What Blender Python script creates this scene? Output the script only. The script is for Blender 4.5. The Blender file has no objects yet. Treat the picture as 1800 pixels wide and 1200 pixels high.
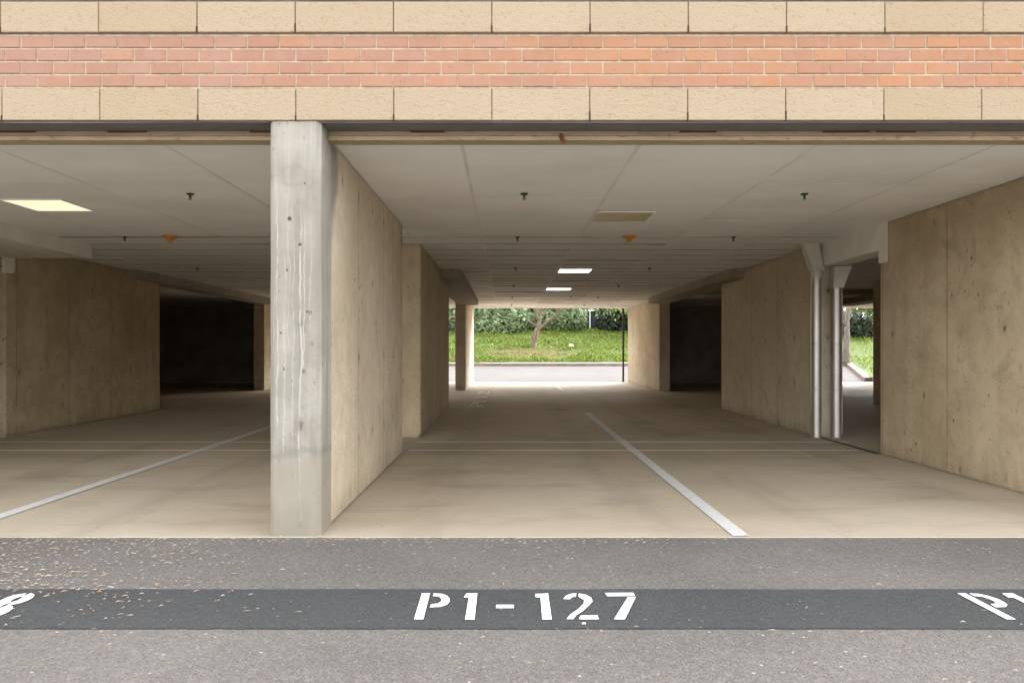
import bpy, bmesh, math, random
from mathutils import Vector, Matrix, noise
random.seed(7)
R = math.radians
S = bpy.context.scene
COL = S.collection

# ------------------------------------------------------------------ helpers
class MB:
    def __init__(s): s.v = []; s.f = []; s.sm = []
    def add(s, vs, fs, smooth=False):
        o = len(s.v); s.v += [tuple(p) for p in vs]
        for f in fs: s.f.append(tuple(i + o for i in f)); s.sm.append(smooth)
    def box(s, x0, x1, y0, y1, z0, z1):
        v = [(x0,y0,z0),(x1,y0,z0),(x1,y1,z0),(x0,y1,z0),(x0,y0,z1),(x1,y0,z1),(x1,y1,z1),(x0,y1,z1)]
        s.add(v, [(0,3,2,1),(4,5,6,7),(0,1,5,4),(1,2,6,5),(2,3,7,6),(3,0,4,7)])
    def chbox(s, x0, x1, y0, y1, z0, z1, c):
        # block with its four front (-Y) edges chamfered by c
        v = [(x0,y1,z0),(x1,y1,z0),(x1,y1,z1),(x0,y1,z1),
             (x0,y0+c,z0),(x1,y0+c,z0),(x1,y0+c,z1),(x0,y0+c,z1),
             (x0+c,y0,z0+c),(x1-c,y0,z0+c),(x1-c,y0,z1-c),(x0+c,y0,z1-c)]
        s.add(v, [(0,3,2,1),(0,1,5,4),(1,2,6,5),(2,3,7,6),(3,0,4,7),(4,5,9,8),(5,6,10,9),(6,7,11,10),(7,4,8,11),(8,9,10,11)])
    def prism(s, pts, z0, z1):
        n = len(pts)
        v = [(x,y,z0) for x,y in pts] + [(x,y,z1) for x,y in pts]
        s.add(v, [tuple(range(n))[::-1], tuple(range(n,2*n))] + [(i,(i+1)%n,n+(i+1)%n,n+i) for i in range(n)])
    def poly(s, pts): s.add(pts, [tuple(range(len(pts)))])
    def tube(s, pts, rad, n=10, smooth=True, caps=True):
        pts = [Vector(p) for p in pts]
        rad = rad if hasattr(rad, '__len__') else [rad]*len(pts)
        vs = []; ref = None
        for i, p in enumerate(pts):
            d = (pts[min(i+1,len(pts)-1)] - pts[max(i-1,0)]).normalized()
            if ref is None: ref = d.orthogonal().normalized()
            a = (ref - d*ref.dot(d)).normalized(); ref = a; b = d.cross(a)
            for k in range(n):
                t = 2*math.pi*k/n
                vs.append(p + (a*math.cos(t) + b*math.sin(t))*rad[i])
        fs = [(i*n+k, i*n+(k+1)%n, (i+1)*n+(k+1)%n, (i+1)*n+k) for i in range(len(pts)-1) for k in range(n)]
        s.add(vs, fs, smooth)
        if caps:
            s.add(vs[:n], [tuple(range(n))[::-1]]); s.add(vs[-n:], [tuple(range(n))])
    def lathe(s, c, prof, n=20):
        vs = [(c[0]+r*math.cos(2*math.pi*k/n), c[1]+r*math.sin(2*math.pi*k/n), c[2]+z) for r,z in prof for k in range(n)]
        fs = [(i*n+k, i*n+(k+1)%n, (i+1)*n+(k+1)%n, (i+1)*n+k) for i in range(len(prof)-1) for k in range(n)]
        s.add(vs, fs, True)
    def build(s, name, mat, parent=None, origin=None):
        xs = [p[0] for p in s.v]; ys = [p[1] for p in s.v]; zs = [p[2] for p in s.v]
        if parent is not None: base = Vector((0,0,0))
        else: base = Vector(origin) if origin else Vector(((min(xs)+max(xs))/2, (min(ys)+max(ys))/2, min(zs)))
        m = bpy.data.meshes.new(name)
        m.from_pydata([(p[0]-base.x, p[1]-base.y, p[2]-base.z) for p in s.v], [], s.f)
        m.polygons.foreach_set('use_smooth', s.sm); m.update()
        o = bpy.data.objects.new(name, m); COL.objects.link(o)
        o.location = base
        if mat: m.materials.append(mat)
        if parent is not None: o.parent = parent
        return o

def tag(o, label=None, cat=None, group=None, kind=None):
    if label: o['label'] = label
    if cat: o['category'] = cat
    if group: o['group'] = group
    if kind: o['kind'] = kind
    return o
def thing(name, label, cat, loc=(0,0,0), group=None):
    o = bpy.data.objects.new(name, None); COL.objects.link(o); o.location = loc
    return tag(o, label, cat, group, 'thing')
def copy_thing(o, parent=None):
    c = o.copy(); COL.objects.link(c)
    if parent is not None: c.parent = parent
    for ch in [x for x in o.children]: copy_thing(ch, c)
    return c

# ------------------------------------------------------------------ material helpers
class NT:
    def __init__(s, name):
        s.m = bpy.data.materials.new(name); s.m.use_nodes = True
        s.t = s.m.node_tree; s.t.nodes.clear()
        s.out = s.n('ShaderNodeOutputMaterial'); s.b = s.n('ShaderNodeBsdfPrincipled')
        s.l(s.b.outputs[0], s.out.inputs[0])
    def n(s, t, **k):
        x = s.t.nodes.new(t)
        for a, v in k.items(): setattr(x, a, v)
        return x
    def l(s, a, b): s.t.links.new(a, b)
    def put(s, sock, v):
        if hasattr(v, 'is_output'): s.l(v, sock)
        else: sock.default_value = v
    def math(s, op, a, b=0.0, c=0.0, clamp=False):
        x = s.n('ShaderNodeMath', operation=op, use_clamp=clamp)
        s.put(x.inputs[0], a); s.put(x.inputs[1], b); s.put(x.inputs[2], c)
        return x.outputs[0]
    def coords(s, scale=(1,1,1), src='Object', off=None):
        tc = s.n('ShaderNodeTexCoord'); mp = s.n('ShaderNodeMapping')
        s.l(tc.outputs[src], mp.inputs[0]); mp.inputs['Scale'].default_value = scale
        if off is not None: s.put(mp.inputs['Location'], off)
        return mp.outputs[0]
    def rnd_off(s):
        oi = s.n('ShaderNodeObjectInfo')
        return s.math('MULTIPLY', oi.outputs['Random'], 37.0)
    def noise(s, vec, scale, detail=4, rough=.55, dist=0):
        x = s.n('ShaderNodeTexNoise'); s.l(vec, x.inputs['Vector'])
        x.inputs['Scale'].default_value = scale; x.inputs['Detail'].default_value = detail
        x.inputs['Roughness'].default_value = rough; x.inputs['Distortion'].default_value = dist
        return x.outputs['Fac']
    def voro(s, vec, scale, feature='F1', rnd=1.0):
        x = s.n('ShaderNodeTexVoronoi', feature=feature); s.l(vec, x.inputs['Vector'])
        x.inputs['Scale'].default_value = scale; x.inputs['Randomness'].default_value = rnd
        return x
    def ramp(s, fac, lo, hi, a=0.0, b=1.0):
        x = s.n('ShaderNodeMapRange', interpolation_type='SMOOTHSTEP'); s.put(x.inputs['Value'], fac)
        for k, v in zip(('From Min','From Max','To Min','To Max'), (lo,hi,a,b)): x.inputs[k].default_value = v
        return x.outputs[0]
    def mix(s, fac, a, b, mode='MIX'):
        x = s.n('ShaderNodeMix', data_type='RGBA', blend_type=mode)
        s.put(x.inputs[0], fac)
        for sock, v in ((x.inputs[6], a), (x.inputs[7], b)):
            s.put(sock, v if hasattr(v,'is_output') else (*v[:3], 1))
        return x.outputs[2]
    def bump(s, h, strength=.3, dist=.01, nrm=None):
        x = s.n('ShaderNodeBump'); s.put(x.inputs['Height'], h)
        x.inputs['Strength'].default_value = strength; x.inputs['Distance'].default_value = dist
        if nrm is not None: s.l(nrm, x.inputs['Normal'])
        return x.outputs[0]
    def fin(s, col, rough=.85, nrm=None, metal=0.0, spec=.3):
        s.put(s.b.inputs['Base Color'], col if hasattr(col,'is_output') else (*col[:3],1))
        s.put(s.b.inputs['Roughness'], rough); s.b.inputs['Metallic'].default_value = metal
        s.b.inputs['Specular IOR Level'].default_value = spec
        if nrm is not None: s.l(nrm, s.b.inputs['Normal'])
        return s.m
    def island(s):
        return s.n('ShaderNodeNewGeometry').outputs['Random Per Island']
    def xyz(s, src='Object'):
        tc = s.n('ShaderNodeTexCoord'); x = s.n('ShaderNodeSeparateXYZ'); s.l(tc.outputs[src], x.inputs[0])
        return x.outputs

def plain(name, col, rough=.6, metal=0, var=.12, scale=8, spec=.3):
    t = NT(name); c = t.coords()
    n = t.noise(c, scale, 5)
    col2 = t.mix(t.ramp(n, .3, .7), [k*(1-var) for k in col], [k*(1+var) for k in col])
    return t.fin(col2, rough, t.bump(t.noise(c, scale*12, 3), .08, .004), metal, spec)

def concrete(name, light, dark, seam=1.22, holes=1.0, streak=.2, seam_axis='Y', patch=None, drip=None):
    t = NT(name)
    off = t.rnd_off()
    comb = t.n('ShaderNodeCombineXYZ')
    for i in range(3): t.l(off, comb.inputs[i])
    P = t.coords(off=comb.outputs[0])
    PS = t.coords(scale=(5,5,.22), off=comb.outputs[0])
    PG = t.coords(scale=(14,14,.35), off=comb.outputs[0])
    big = t.noise(P, .9, 5, .6)
    col = t.mix(t.ramp(big, .3, .72), dark, light)
    mid = t.noise(P, 5, 6, .65)
    col = t.mix(t.ramp(mid, .35, .75, 0, .45), col, [k*.68 for k in dark])
    blot = t.noise(P, 2.1, 5, .7, .8)
    col = t.mix(t.ramp(blot, .56, .72, 0, .5), col, [k*.62 for k in dark])
    st = t.noise(PS, 1.6, 5, .6)
    col = t.mix(t.ramp(st, .5, .72, 0, .55*streak), col, [k*.55 for k in dark])
    col = t.mix(t.ramp(st, .48, .28, 0, .4*streak), col, [min(.8, k*1.25) for k in light])
    grain = t.noise(PG, 3.0, 3, .6)
    col = t.mix(t.ramp(grain, .45, .7, 0, .22*streak), col, [k*.6 for k in dark])
    fine = t.noise(P, 90, 3, .7)
    col = t.mix(t.ramp(fine, .5, .75, 0, .25), col, [k*.6 for k in dark])
    # bug holes: small, clustered, a bit taller than wide
    PH = t.coords(scale=(1,1,.6), off=comb.outputs[0])
    v = t.voro(PH, 15).outputs['Distance']
    clus = t.ramp(t.noise(P, 1.7, 3), .5, .66)
    h1 = t.math('MULTIPLY', t.ramp(v, .2, .12), t.ramp(clus, 0, 1, .22, 1))
    v2 = t.voro(PH, 34).outputs['Distance']
    h1 = t.math('MAXIMUM', h1, t.math('MULTIPLY', t.ramp(v2, .2, .12), t.ramp(t.noise(P, 3.1, 3), .46, .64, .12, .8)))
    # tie holes and rust spots, sparse
    jig = t.n('ShaderNodeVectorMath', operation='ADD'); t.l(PH, jig.inputs[0])
    nz = t.n('ShaderNodeTexNoise'); nz.inputs['Scale'].default_value = 16; t.l(PH, nz.inputs['Vector'])
    sc = t.n('ShaderNodeVectorMath', operation='SCALE'); t.l(nz.outputs['Color'], sc.inputs[0]); sc.inputs['Scale'].default_value = .05
    t.l(sc.outputs[0], jig.inputs[1])
    so3 = t.n('ShaderNodeSeparateXYZ'); t.l(jig.outputs[0], so3.inputs[0])
    ga = t.math('PINGPONG', t.math('ADD', so3.outputs[1], t.math('ADD', so3.outputs[0], 20.0)), .305)
    gb = t.math('PINGPONG', t.math('ADD', so3.outputs[2], 20.1), .19)
    dd = t.math('SQRT', t.math('ADD', t.math('MULTIPLY', ga, ga), t.math('MULTIPLY', gb, gb)))
    keep = t.ramp(t.noise(P, 1.9, 2), .44, .58)
    h2 = t.math('MULTIPLY', t.math('ADD', t.ramp(dd, .020, .008, 0, .65), t.ramp(dd, .06, .01, 0, .3)), keep)
    hole = t.math('MAXIMUM', t.math('MULTIPLY', h1, .85*holes), t.math('MULTIPLY', h2, .8*holes))
    col = t.mix(hole, col, (.055,.04,.025))
    hgt = t.math('SUBTRACT', t.math('MULTIPLY', mid, .25), hole)
    hgt = t.math('ADD', hgt, t.math('MULTIPLY', grain, .15))
    if seam:
        s = t.xyz()[seam_axis]
        s = t.math('ADD', s, t.math('MULTIPLY', t.noise(P, 3, 2), .012))
        s = t.math('ADD', s, 20.3)
        d = t.math('ABSOLUTE', t.math('SUBTRACT', t.math('PINGPONG', s, seam/2), 0.0))
        ln = t.math('MULTIPLY', t.ramp(d, .011, .003), t.ramp(t.noise(P, 4, 3), .3, .55, .25, .8))
        col = t.mix(ln, col, [k*.42 for k in dark])
        hgt = t.math('SUBTRACT', hgt, ln)
    # grime that creeps up from the floor, with a ragged edge of its own
    z = t.xyz()['Z']
    gr = t.math('SUBTRACT', t.math('MULTIPLY', t.noise(PS, 2.5, 4), .5), z)
    col = t.mix(t.ramp(gr, -.02, .22, 0, .45), col, [k*.55 for k in dark])
    if patch: col = patch(t, P, col, dark)
    if drip: col, hgt = drip(t, P, col, hgt)
    nrm = t.bump(hgt, .5, .012, t.bump(fine, .25, .003))
    return t.fin(col, .88, nrm, 0, .25)

def grey_edge(t, P, col, dark):
    # grey cement wash left on the wall end beside the column
    x = t.xyz()
    w = t.math('ADD', t.math('MULTIPLY', t.noise(P, 2.2, 5, .6), .36), -1.93)
    topz = t.ramp(x['Z'], 1.7, 2.5, 0, .28)
    e = t.math('SUBTRACT', t.math('ADD', w, topz), x['Y'])
    return t.mix(t.ramp(e, -.05, .12, 0, .85), col, (.20,.19,.165))

def drips(t, P, col, hgt):
    x = t.xyz()
    PZ = t.coords(scale=(.4,.4,1.3))
    wob = t.math('MULTIPLY', t.math('SUBTRACT', t.noise(PZ, 3.0, 3), .5), .02)
    front = t.ramp(x['Y'], -.132, -.138)
    wet = t.noise(t.coords(scale=(11,11,.7)), 1.0, 5, .65, .5)
    col = t.mix(t.math('MULTIPLY', t.ramp(wet, .48, .66, 0, .7), t.ramp(x['Z'], 2.25, 1.95)), col, (.235,.215,.18))
    for i, (x0, z0, z1, wd) in enumerate(((-.108,.70,2.1,.007),(-.068,.52,1.75,.005),(-.012,.62,2.05,.004),(.032,.08,2.0,.009),(.058,1.05,1.95,.005),(-.132,1.1,1.6,.004),(.095,1.3,1.75,.004),(-.04,1.2,2.1,.003))):
        PZi = t.coords(scale=(.4,.4,1.1+.3*(i%3)), off=(i*3.7,i*1.9,i*5.3))
        wobi = t.math('ADD', t.math('MULTIPLY', t.math('SUBTRACT', t.noise(PZi, 2.2, 5, .6), .5), .075), wob)
        d = t.math('ABSOLUTE', t.math('SUBTRACT', t.math('ADD', x['X'], wobi), x0))
        m = t.math('MULTIPLY', t.ramp(d, wd, wd*.2), t.ramp(x['Z'], z0, z0+.04))
        m = t.math('MULTIPLY', m, t.ramp(x['Z'], z1+.15, z1-.15)); m = t.math('MULTIPLY', m, front)
        m = t.math('MULTIPLY', m, t.ramp(t.noise(P, 9, 4, .7), .36, .6, .1, .6))
        col = t.mix(m, col, (.53,.51,.46)); hgt = t.math('ADD', hgt, t.math('MULTIPLY', m, .9))
    for hx, hz, hr in ((-.035,1.98,.017),(.03,1.82,.011),(-.05,1.66,.008),(.075,1.40,.008),(-.09,1.27,.009),(.06,2.2,.007)):
        dx = t.math('SUBTRACT', x['X'], hx); dz = t.math('SUBTRACT', x['Z'], hz+.03)
        dd = t.math('SQRT', t.math('ADD', t.math('MULTIPLY', dx, dx), t.math('MULTIPLY', dz, dz)))
        dd = t.math('ADD', dd, t.math('MULTIPLY', t.math('SUBTRACT', t.noise(P, 40, 3), .5), .012))
        hm = t.math('MULTIPLY', t.ramp(dd, hr, hr*.5), front)
        col = t.mix(hm, col, (.10,.075,.055)); hgt = t.math('SUBTRACT', hgt, hm)
    dx = t.math('ADD', x['X'], .01); dz = t.math('SUBTRACT', x['Z'], 2.28)
    dd = t.math('SQRT', t.math('ADD', t.math('MULTIPLY', dx, dx), t.math('MULTIPLY', t.math('MULTIPLY', dz, dz), 1.6)))
    dd = t.math('ADD', dd, t.math('MULTIPLY', t.math('SUBTRACT', t.noise(P, 14, 4), .5), .08))
    rg = t.math('MULTIPLY', t.ramp(t.math('ABSOLUTE', t.math('SUBTRACT', dd, .07)), .03, .0, 0, .5), front)
    col = t.mix(rg, col, (.25,.225,.175))
    # cold joint band near the foot
    zz = t.math('ADD', x['Z'], t.math('MULTIPLY', t.noise(P, 7, 5, .7), .16))
    band = t.math('MULTIPLY', t.ramp(t.math('ABSOLUTE', t.math('SUBTRACT', zz, .63)), .045, .0), .42)
    col = t.mix(band, col, (.17,.16,.13))
    foot = t.ramp(zz, .63, .55, 0, .6)
    col = t.mix(foot, col, (.29,.255,.20))
    return col, hgt

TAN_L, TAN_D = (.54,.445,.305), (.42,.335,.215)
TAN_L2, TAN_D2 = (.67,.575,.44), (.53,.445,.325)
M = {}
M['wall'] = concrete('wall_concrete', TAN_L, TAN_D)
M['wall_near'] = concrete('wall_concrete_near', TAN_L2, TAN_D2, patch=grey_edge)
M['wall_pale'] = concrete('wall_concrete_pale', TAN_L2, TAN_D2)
M['column'] = concrete('column_concrete', (.40,.38,.335), (.28,.262,.218), seam=0, holes=.7, streak=.9, drip=drips)
M['beam'] = concrete('beam_concrete', (.52,.47,.385), (.40,.355,.28), seam=0, holes=.25, streak=.2)
M['paint'] = plain('painted_soffit', (.76,.73,.68), .7, 0, .06, 3)
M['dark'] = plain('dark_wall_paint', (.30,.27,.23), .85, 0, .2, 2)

def slab_mat():
    t = NT('slab_concrete'); P = t.coords()
    big = t.noise(P, .45, 6, .62)
    PX = t.coords(scale=(.5,1.6,1))
    sw = t.noise(PX, 1.5, 6, .6, .6)
    col = t.mix(t.ramp(big, .3, .7), (.389,.328,.242), (.465,.404,.318))
    col = t.mix(t.ramp(sw, .48, .74, 0, .6), col, (.29,.24,.175))
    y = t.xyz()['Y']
    # browner lane through the middle of the garage, pale dusty lip by the asphalt
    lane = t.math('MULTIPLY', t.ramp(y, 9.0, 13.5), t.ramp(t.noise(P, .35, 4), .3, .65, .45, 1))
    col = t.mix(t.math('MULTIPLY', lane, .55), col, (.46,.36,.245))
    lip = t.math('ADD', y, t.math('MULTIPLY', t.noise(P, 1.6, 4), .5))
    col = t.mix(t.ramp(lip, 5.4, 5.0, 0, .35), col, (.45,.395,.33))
    v = t.voro(P, 7).outputs['Distance']
    sp = t.math('MULTIPLY', t.ramp(v, .075, .045), t.ramp(t.noise(P, 2, 3), .45, .62))
    col = t.mix(t.math('MULTIPLY', sp, .7), col, (.08,.065,.045))
    PC = t.coords(scale=(1.0,4.5,1))
    sc = t.ramp(t.noise(PC, 3.0, 7, .7), .62, .7, 0, .3)
    col = t.mix(sc, col, (.14,.11,.075))
    xx = t.math('ADD', t.xyz()['X'], t.math('MULTIPLY', t.noise(P, .5, 3), .3))
    for tx in (-.55, .95, 2.1, 3.55, -2.6, -4.3):       # tyre lanes worn into the stalls
        tl = t.math('MULTIPLY', t.ramp(t.math('ABSOLUTE', t.math('SUBTRACT', xx, tx+.15)), .26, .08, 0, .22), t.ramp(t.noise(t.coords(scale=(2,.5,1)), 1.5, 5, .65), .35, .6))
        col = t.mix(tl, col, (.20,.165,.12))
    jv = t.n('ShaderNodeVectorMath', operation='ADD'); t.l(P, jv.inputs[0])
    nv = t.n('ShaderNodeTexNoise'); nv.inputs['Scale'].default_value = 3.5; nv.inputs['Detail'].default_value = 5; t.l(P, nv.inputs['Vector'])
    sv = t.n('ShaderNodeVectorMath', operation='SCALE'); t.l(nv.outputs['Color'], sv.inputs[0]); sv.inputs['Scale'].default_value = .55; t.l(sv.outputs[0], jv.inputs[1])
    vo = t.voro(jv.outputs[0], .75); co_ = t.n('ShaderNodeSeparateColor'); t.l(vo.outputs['Color'], co_.inputs[0])
    oil = t.math('MULTIPLY', t.ramp(vo.outputs['Distance'], .34, .08), t.ramp(co_.outputs[0], .4, .9, 0, .38))
    col = t.mix(oil, col, (.21,.165,.11))
    fine = t.noise(P, 60, 4, .7)
    col = t.mix(t.ramp(fine, .45, .75, 0, .3), col, (.27,.22,.15))
    return t.fin(col, t.ramp(big, .3, .7, .6, .8), t.bump(t.math('ADD', fine, t.math('MULTIPLY', sw, 2)), .25, .006), 0, .3)
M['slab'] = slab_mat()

def asphalt(name, a, b, speck, dens=.28):
    t = NT(name); P = t.coords()
    big = t.noise(P, .8, 6, .6)
    col = t.mix(t.ramp(big, .3, .7), a, b)
    v = t.voro(P, 150)
    cc = t.n('ShaderNodeSeparateColor'); t.l(v.outputs['Color'], cc.inputs[0])
    col = t.mix(t.ramp(cc.outputs[0], .55, 1, 0, .6), col, [k*.5 for k in a])
    col = t.mix(t.math('MULTIPLY', t.ramp(cc.outputs[1], 1-dens, 1), .6), col, speck)
    v2 = t.voro(P, 38); c2 = t.n('ShaderNodeSeparateColor'); t.l(v2.outputs['Color'], c2.inputs[0])
    dot = t.math('MULTIPLY', t.ramp(v2.outputs['Distance'], .3, .18), t.ramp(c2.outputs[0], .972, .976))
    col = t.mix(dot, col, [min(.75, k*1.7) for k in speck])
    med = t.noise(P, 22, 5, .75)
    col = t.mix(t.ramp(med, .35, .7, .35, 0), col, [k*.6 for k in a])
    h = t.math('ADD', t.math('MULTIPLY', v.outputs['Distance'], -.8), t.math('MULTIPLY', med, .9))
    return t.fin(col, .9, t.bump(h, .7, .008), 0, .25)
M['asphalt'] = asphalt('asphalt', (.132,.124,.117), (.186,.174,.164), (.273,.254,.239))
M['seal'] = asphalt('black_seal_coat', (.056,.060,.062), (.073,.076,.079), (.110,.110,.110), .15)
M['road'] = plain('pale_road', (.136,.13,.127), 1.0, 0, .06, 1.2, 0.0)
M['curb'] = plain('curb_concrete', (.20,.145,.12), .9, 0, .2, 2)

def paint_mat(name, col, wear=.12, worn_to=(.2,.19,.18)):
    t = NT(name); P = t.coords()
    n = t.noise(P, 26, 6, .75); n2 = t.noise(P, 3, 3)
    k = t.ramp(t.math('ADD', n, t.math('MULTIPLY', n2, .25)), .74-wear, .80-wear)
    c = t.mix(k, col, worn_to)
    c = t.mix(t.ramp(t.noise(P, 7, 4), .4, .7, 0, .15), c, [x*.75 for x in col])
    return t.fin(c, .75, t.bump(n, .2, .004), 0, .3)
M['white'] = paint_mat('white_stencil_paint', (.80,.80,.80), .05)
M['line'] = paint_mat('grey_white_line_paint', (.58,.585,.58), .05, (.42,.37,.29))
M['ghost'] = paint_mat('worn_floor_paint', (.72,.67,.58), .03, (.42,.35,.25))
M['joint'] = paint_mat('joint_sealant', (.78,.71,.60), .01, (.36,.3,.22))

def stone_mat():
    t = NT('cast_stone'); P = t.coords()
    isl = t.island()
    base = t.mix(isl, (.365,.28,.19), (.405,.325,.235))
    base = t.mix(t.ramp(t.noise(P, 1.1, 4), .35, .7, 0, .5), base, (.385,.30,.215))
    PW = t.coords(scale=(1,1,1.5))
    n = t.noise(PW, 40, 3, .55, 1.3)
    n2 = t.noise(P, 120, 3, .6)
    base = t.mix(t.ramp(n, .44, .30, 0, .55), base, (.26,.18,.105))
    v = t.voro(P, 34); pit = t.math('MULTIPLY', t.ramp(v.outputs['Distance'], .16, .09), t.ramp(t.noise(P, 6, 2), .5, .6))
    base = t.mix(t.math('MULTIPLY', pit, .6), base, (.2,.13,.08))
    h = t.math('ADD', n, t.math('MULTIPLY', n2, .3)); h = t.math('SUBTRACT', h, t.math('MULTIPLY', pit, .5))
    return t.fin(base, .92, t.bump(h, .6, .014), 0, .2)
M['stone'] = stone_mat()
def brick_mat():
    t = NT('fired_brick'); P = t.coords(); isl = t.island()
    x = t.xyz()['X']
    f = t.math('ADD', t.ramp(x, -2.6, 1.9, .05, .95), t.math('MULTIPLY', t.math('SUBTRACT', isl, .5), .7), clamp=True)
    col = t.mix(f, (.330,.180,.136), (.385,.172,.072))
    w2 = t.n('ShaderNodeTexWhiteNoise', noise_dimensions='1D'); t.l(isl, w2.inputs['W'])
    col = t.mix(t.ramp(w2.outputs['Value'], 0, 1, 0, .55), col, (.277,.123,.084))
    col = t.mix(.22, col, (.40,.285,.215))
    n = t.noise(P, 9, 5, .65)
    col = t.mix(t.ramp(n, .35, .7, .0, .4), col, (.370,.233,.176))
    v = t.voro(P, 46).outputs['Distance']
    pit = t.math('MULTIPLY', t.ramp(v, .2, .11), t.ramp(t.noise(P, 11, 2), .48, .6))
    col = t.mix(t.math('MULTIPLY', pit, .8), col, (.13,.07,.06))
    sm = t.ramp(t.noise(t.coords(scale=(1,1,4)), 13, 4, .7), .64, .72, 0, .35)
    col = t.mix(sm, col, (.5,.42,.32))
    return t.fin(col, .9, t.bump(t.math('SUBTRACT', t.noise(P, 55, 4, .7), pit), .4, .006), 0, .2)
M['brick'] = brick_mat()
M['mortar'] = plain('cream_mortar', (.40,.325,.235), .95, 0, .18, 30)
M['jointdark'] = plain('dark_joint', (.33,.255,.175), .95, 0, .3, 20)

def rusty(name, col, rust, amt):
    t = NT(name); P = t.coords(scale=(.7,2,3))
    n = t.noise(P, 5, 6, .7); n2 = t.noise(t.coords(scale=(3,8,8)), 4, 5, .75)
    c = t.mix(t.ramp(n, .4, .7, 0, .5), col, [k*.6 for k in col])
    c = t.mix(t.ramp(n2, .62-.1*amt, .72-.1*amt, 0, .85), c, rust)
    return t.fin(c, .8, t.bump(n2, .4, .006), 0, .3)
M['lintel'] = rusty('grey_lintel_paint', (.17,.165,.155), (.10,.085,.07), .6)
M['trim'] = rusty('tan_trim_board', (.44,.34,.22), (.19,.12,.07), .55)
M['rust'] = rusty('red_rust', (.16,.055,.03), (.06,.03,.02), .8)
M['flash'] = plain('grey_flashing', (.16,.15,.13), .6, 0, .2, 4)
M['weep'] = plain('weep_dark', (.05,.04,.03), .9)
M['roofmass'] = plain('upper_storey_render', (.4,.3,.2), .9)

def ceil_mat():
    t = NT('ceiling_panel'); P = t.coords(); isl = t.island()
    c = t.mix(isl, (.85,.845,.83), (.90,.895,.88))
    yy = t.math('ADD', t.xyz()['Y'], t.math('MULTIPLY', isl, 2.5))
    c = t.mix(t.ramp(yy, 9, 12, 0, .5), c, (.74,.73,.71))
    st = t.noise(P, .5, 5, .6)
    c = t.mix(t.ramp(st, .45, .72, 0, .35), c, (.60,.57,.52))
    g = t.noise(t.coords(scale=(1,7,1)), 7, 4, .6)
    c = t.mix(t.ramp(g, .5, .8, 0, .2), c, (.5,.46,.40))
    return t.fin(c, .75, t.bump(t.noise(P, 240, 2), .12, .002), 0, .25)
M['ceil'] = ceil_mat()
M['tbar'] = plain('white_grid_bar', (.78,.76,.72), .5, 0, .08, 1.5)
M['void'] = plain('dark_ceiling_void', (.12,.105,.09), .9)

def metal(name, col, rough=.38):
    t = NT(name); sp = t.noise(t.coords(scale=(1,1,.4)), 9, 4, .65)
    c = t.mix(t.ramp(sp, .35, .7), [k*.85 for k in col], col)
    return t.fin(c, rough, None, 1.0, .5)
M['duct'] = metal('galvanised_duct', (.62,.595,.55), .45)
M['steel'] = metal('dark_steel', (.10,.095,.09), .55)
M['fitting'] = plain('painted_duct_fitting', (.56,.53,.46), .6, 0, .08, 6)
M['sprk'] = plain('sprinkler_bronze', (.05,.055,.045), .5, .3, .2, 30)
M['sprg'] = plain('sprinkler_green', (.03,.085,.05), .5, .2, .2, 30)
M['orange'] = plain('orange_plastic', (.62,.26,.035), .5, 0, .1, 12)

def emit(name, col, s):
    t = NT(name); t.fin([k*.8 for k in col], .5)
    t.b.inputs['Emission Color'].default_value = (*col,1); t.b.inputs['Emission Strength'].default_value = s
    return t.m
LIT = 1.0
M['lit_warm'] = emit('lit_cream_diffuser', (1.0,.90,.62), .115*LIT)
M['lit_white'] = emit('lit_white_diffuser', (1.0,.96,.92), .7*LIT)
M['unlit'] = plain('yellowed_diffuser', (.52,.45,.24), .4, 0, .06, 5)

def leaf_mat(name, cols, trans=.25, rough=.5):
    t = NT(name); isl = t.island()
    w = t.n('ShaderNodeTexWhiteNoise', noise_dimensions='1D'); t.l(isl, w.inputs['W'])
    c = t.mix(isl, cols[0], cols[1]); c = t.mix(t.ramp(w.outputs['Value'], .55, 1, 0, .9), c, cols[2])
    t.fin(c, rough, None, 0, .4)
    tr = t.n('ShaderNodeBsdfTranslucent'); t.l(c, tr.inputs[0])
    mx = t.n('ShaderNodeMixShader'); mx.inputs[0].default_value = trans
    t.l(t.b.outputs[0], mx.inputs[1]); t.l(tr.outputs[0], mx.inputs[2]); t.l(mx.outputs[0], t.out.inputs[0])
    return t.m
M['hedge'] = leaf_mat('rhododendron_leaf', ((.075,.125,.045),(.19,.265,.115),(.36,.42,.24)))
M['shrub'] = leaf_mat('yellow_green_leaf', ((.09,.13,.025),(.18,.22,.05),(.25,.28,.09)))
M['darkleaf'] = leaf_mat('dark_shrub_leaf', ((.012,.022,.010),(.025,.042,.018),(.05,.07,.03)))
M['treeleaf'] = leaf_mat('tree_leaf', ((.10,.16,.04),(.19,.26,.08),(.28,.32,.12)), .35)
M['cover'] = leaf_mat('bank_leaf', ((.075,.13,.010),(.15,.215,.018),(.26,.29,.045)), .3)
M['twig'] = leaf_mat('dry_leaf_scrap', ((.34,.22,.14),(.43,.32,.22),(.50,.44,.37)), .05)
def bark_mat(name, a, b):
    t = NT(name); P = t.coords(scale=(7,7,1.4)); n = t.noise(P, 3, 6, .65)
    return t.fin(t.mix(t.ramp(n, .35, .65), a, b), .9, t.bump(n, .6, .02), 0, .2)
M['bark'] = bark_mat('smooth_bark', (.11,.078,.058), (.235,.18,.138))
M['bark2'] = bark_mat('grey_bark', (.12,.10,.09), (.21,.185,.165))
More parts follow.
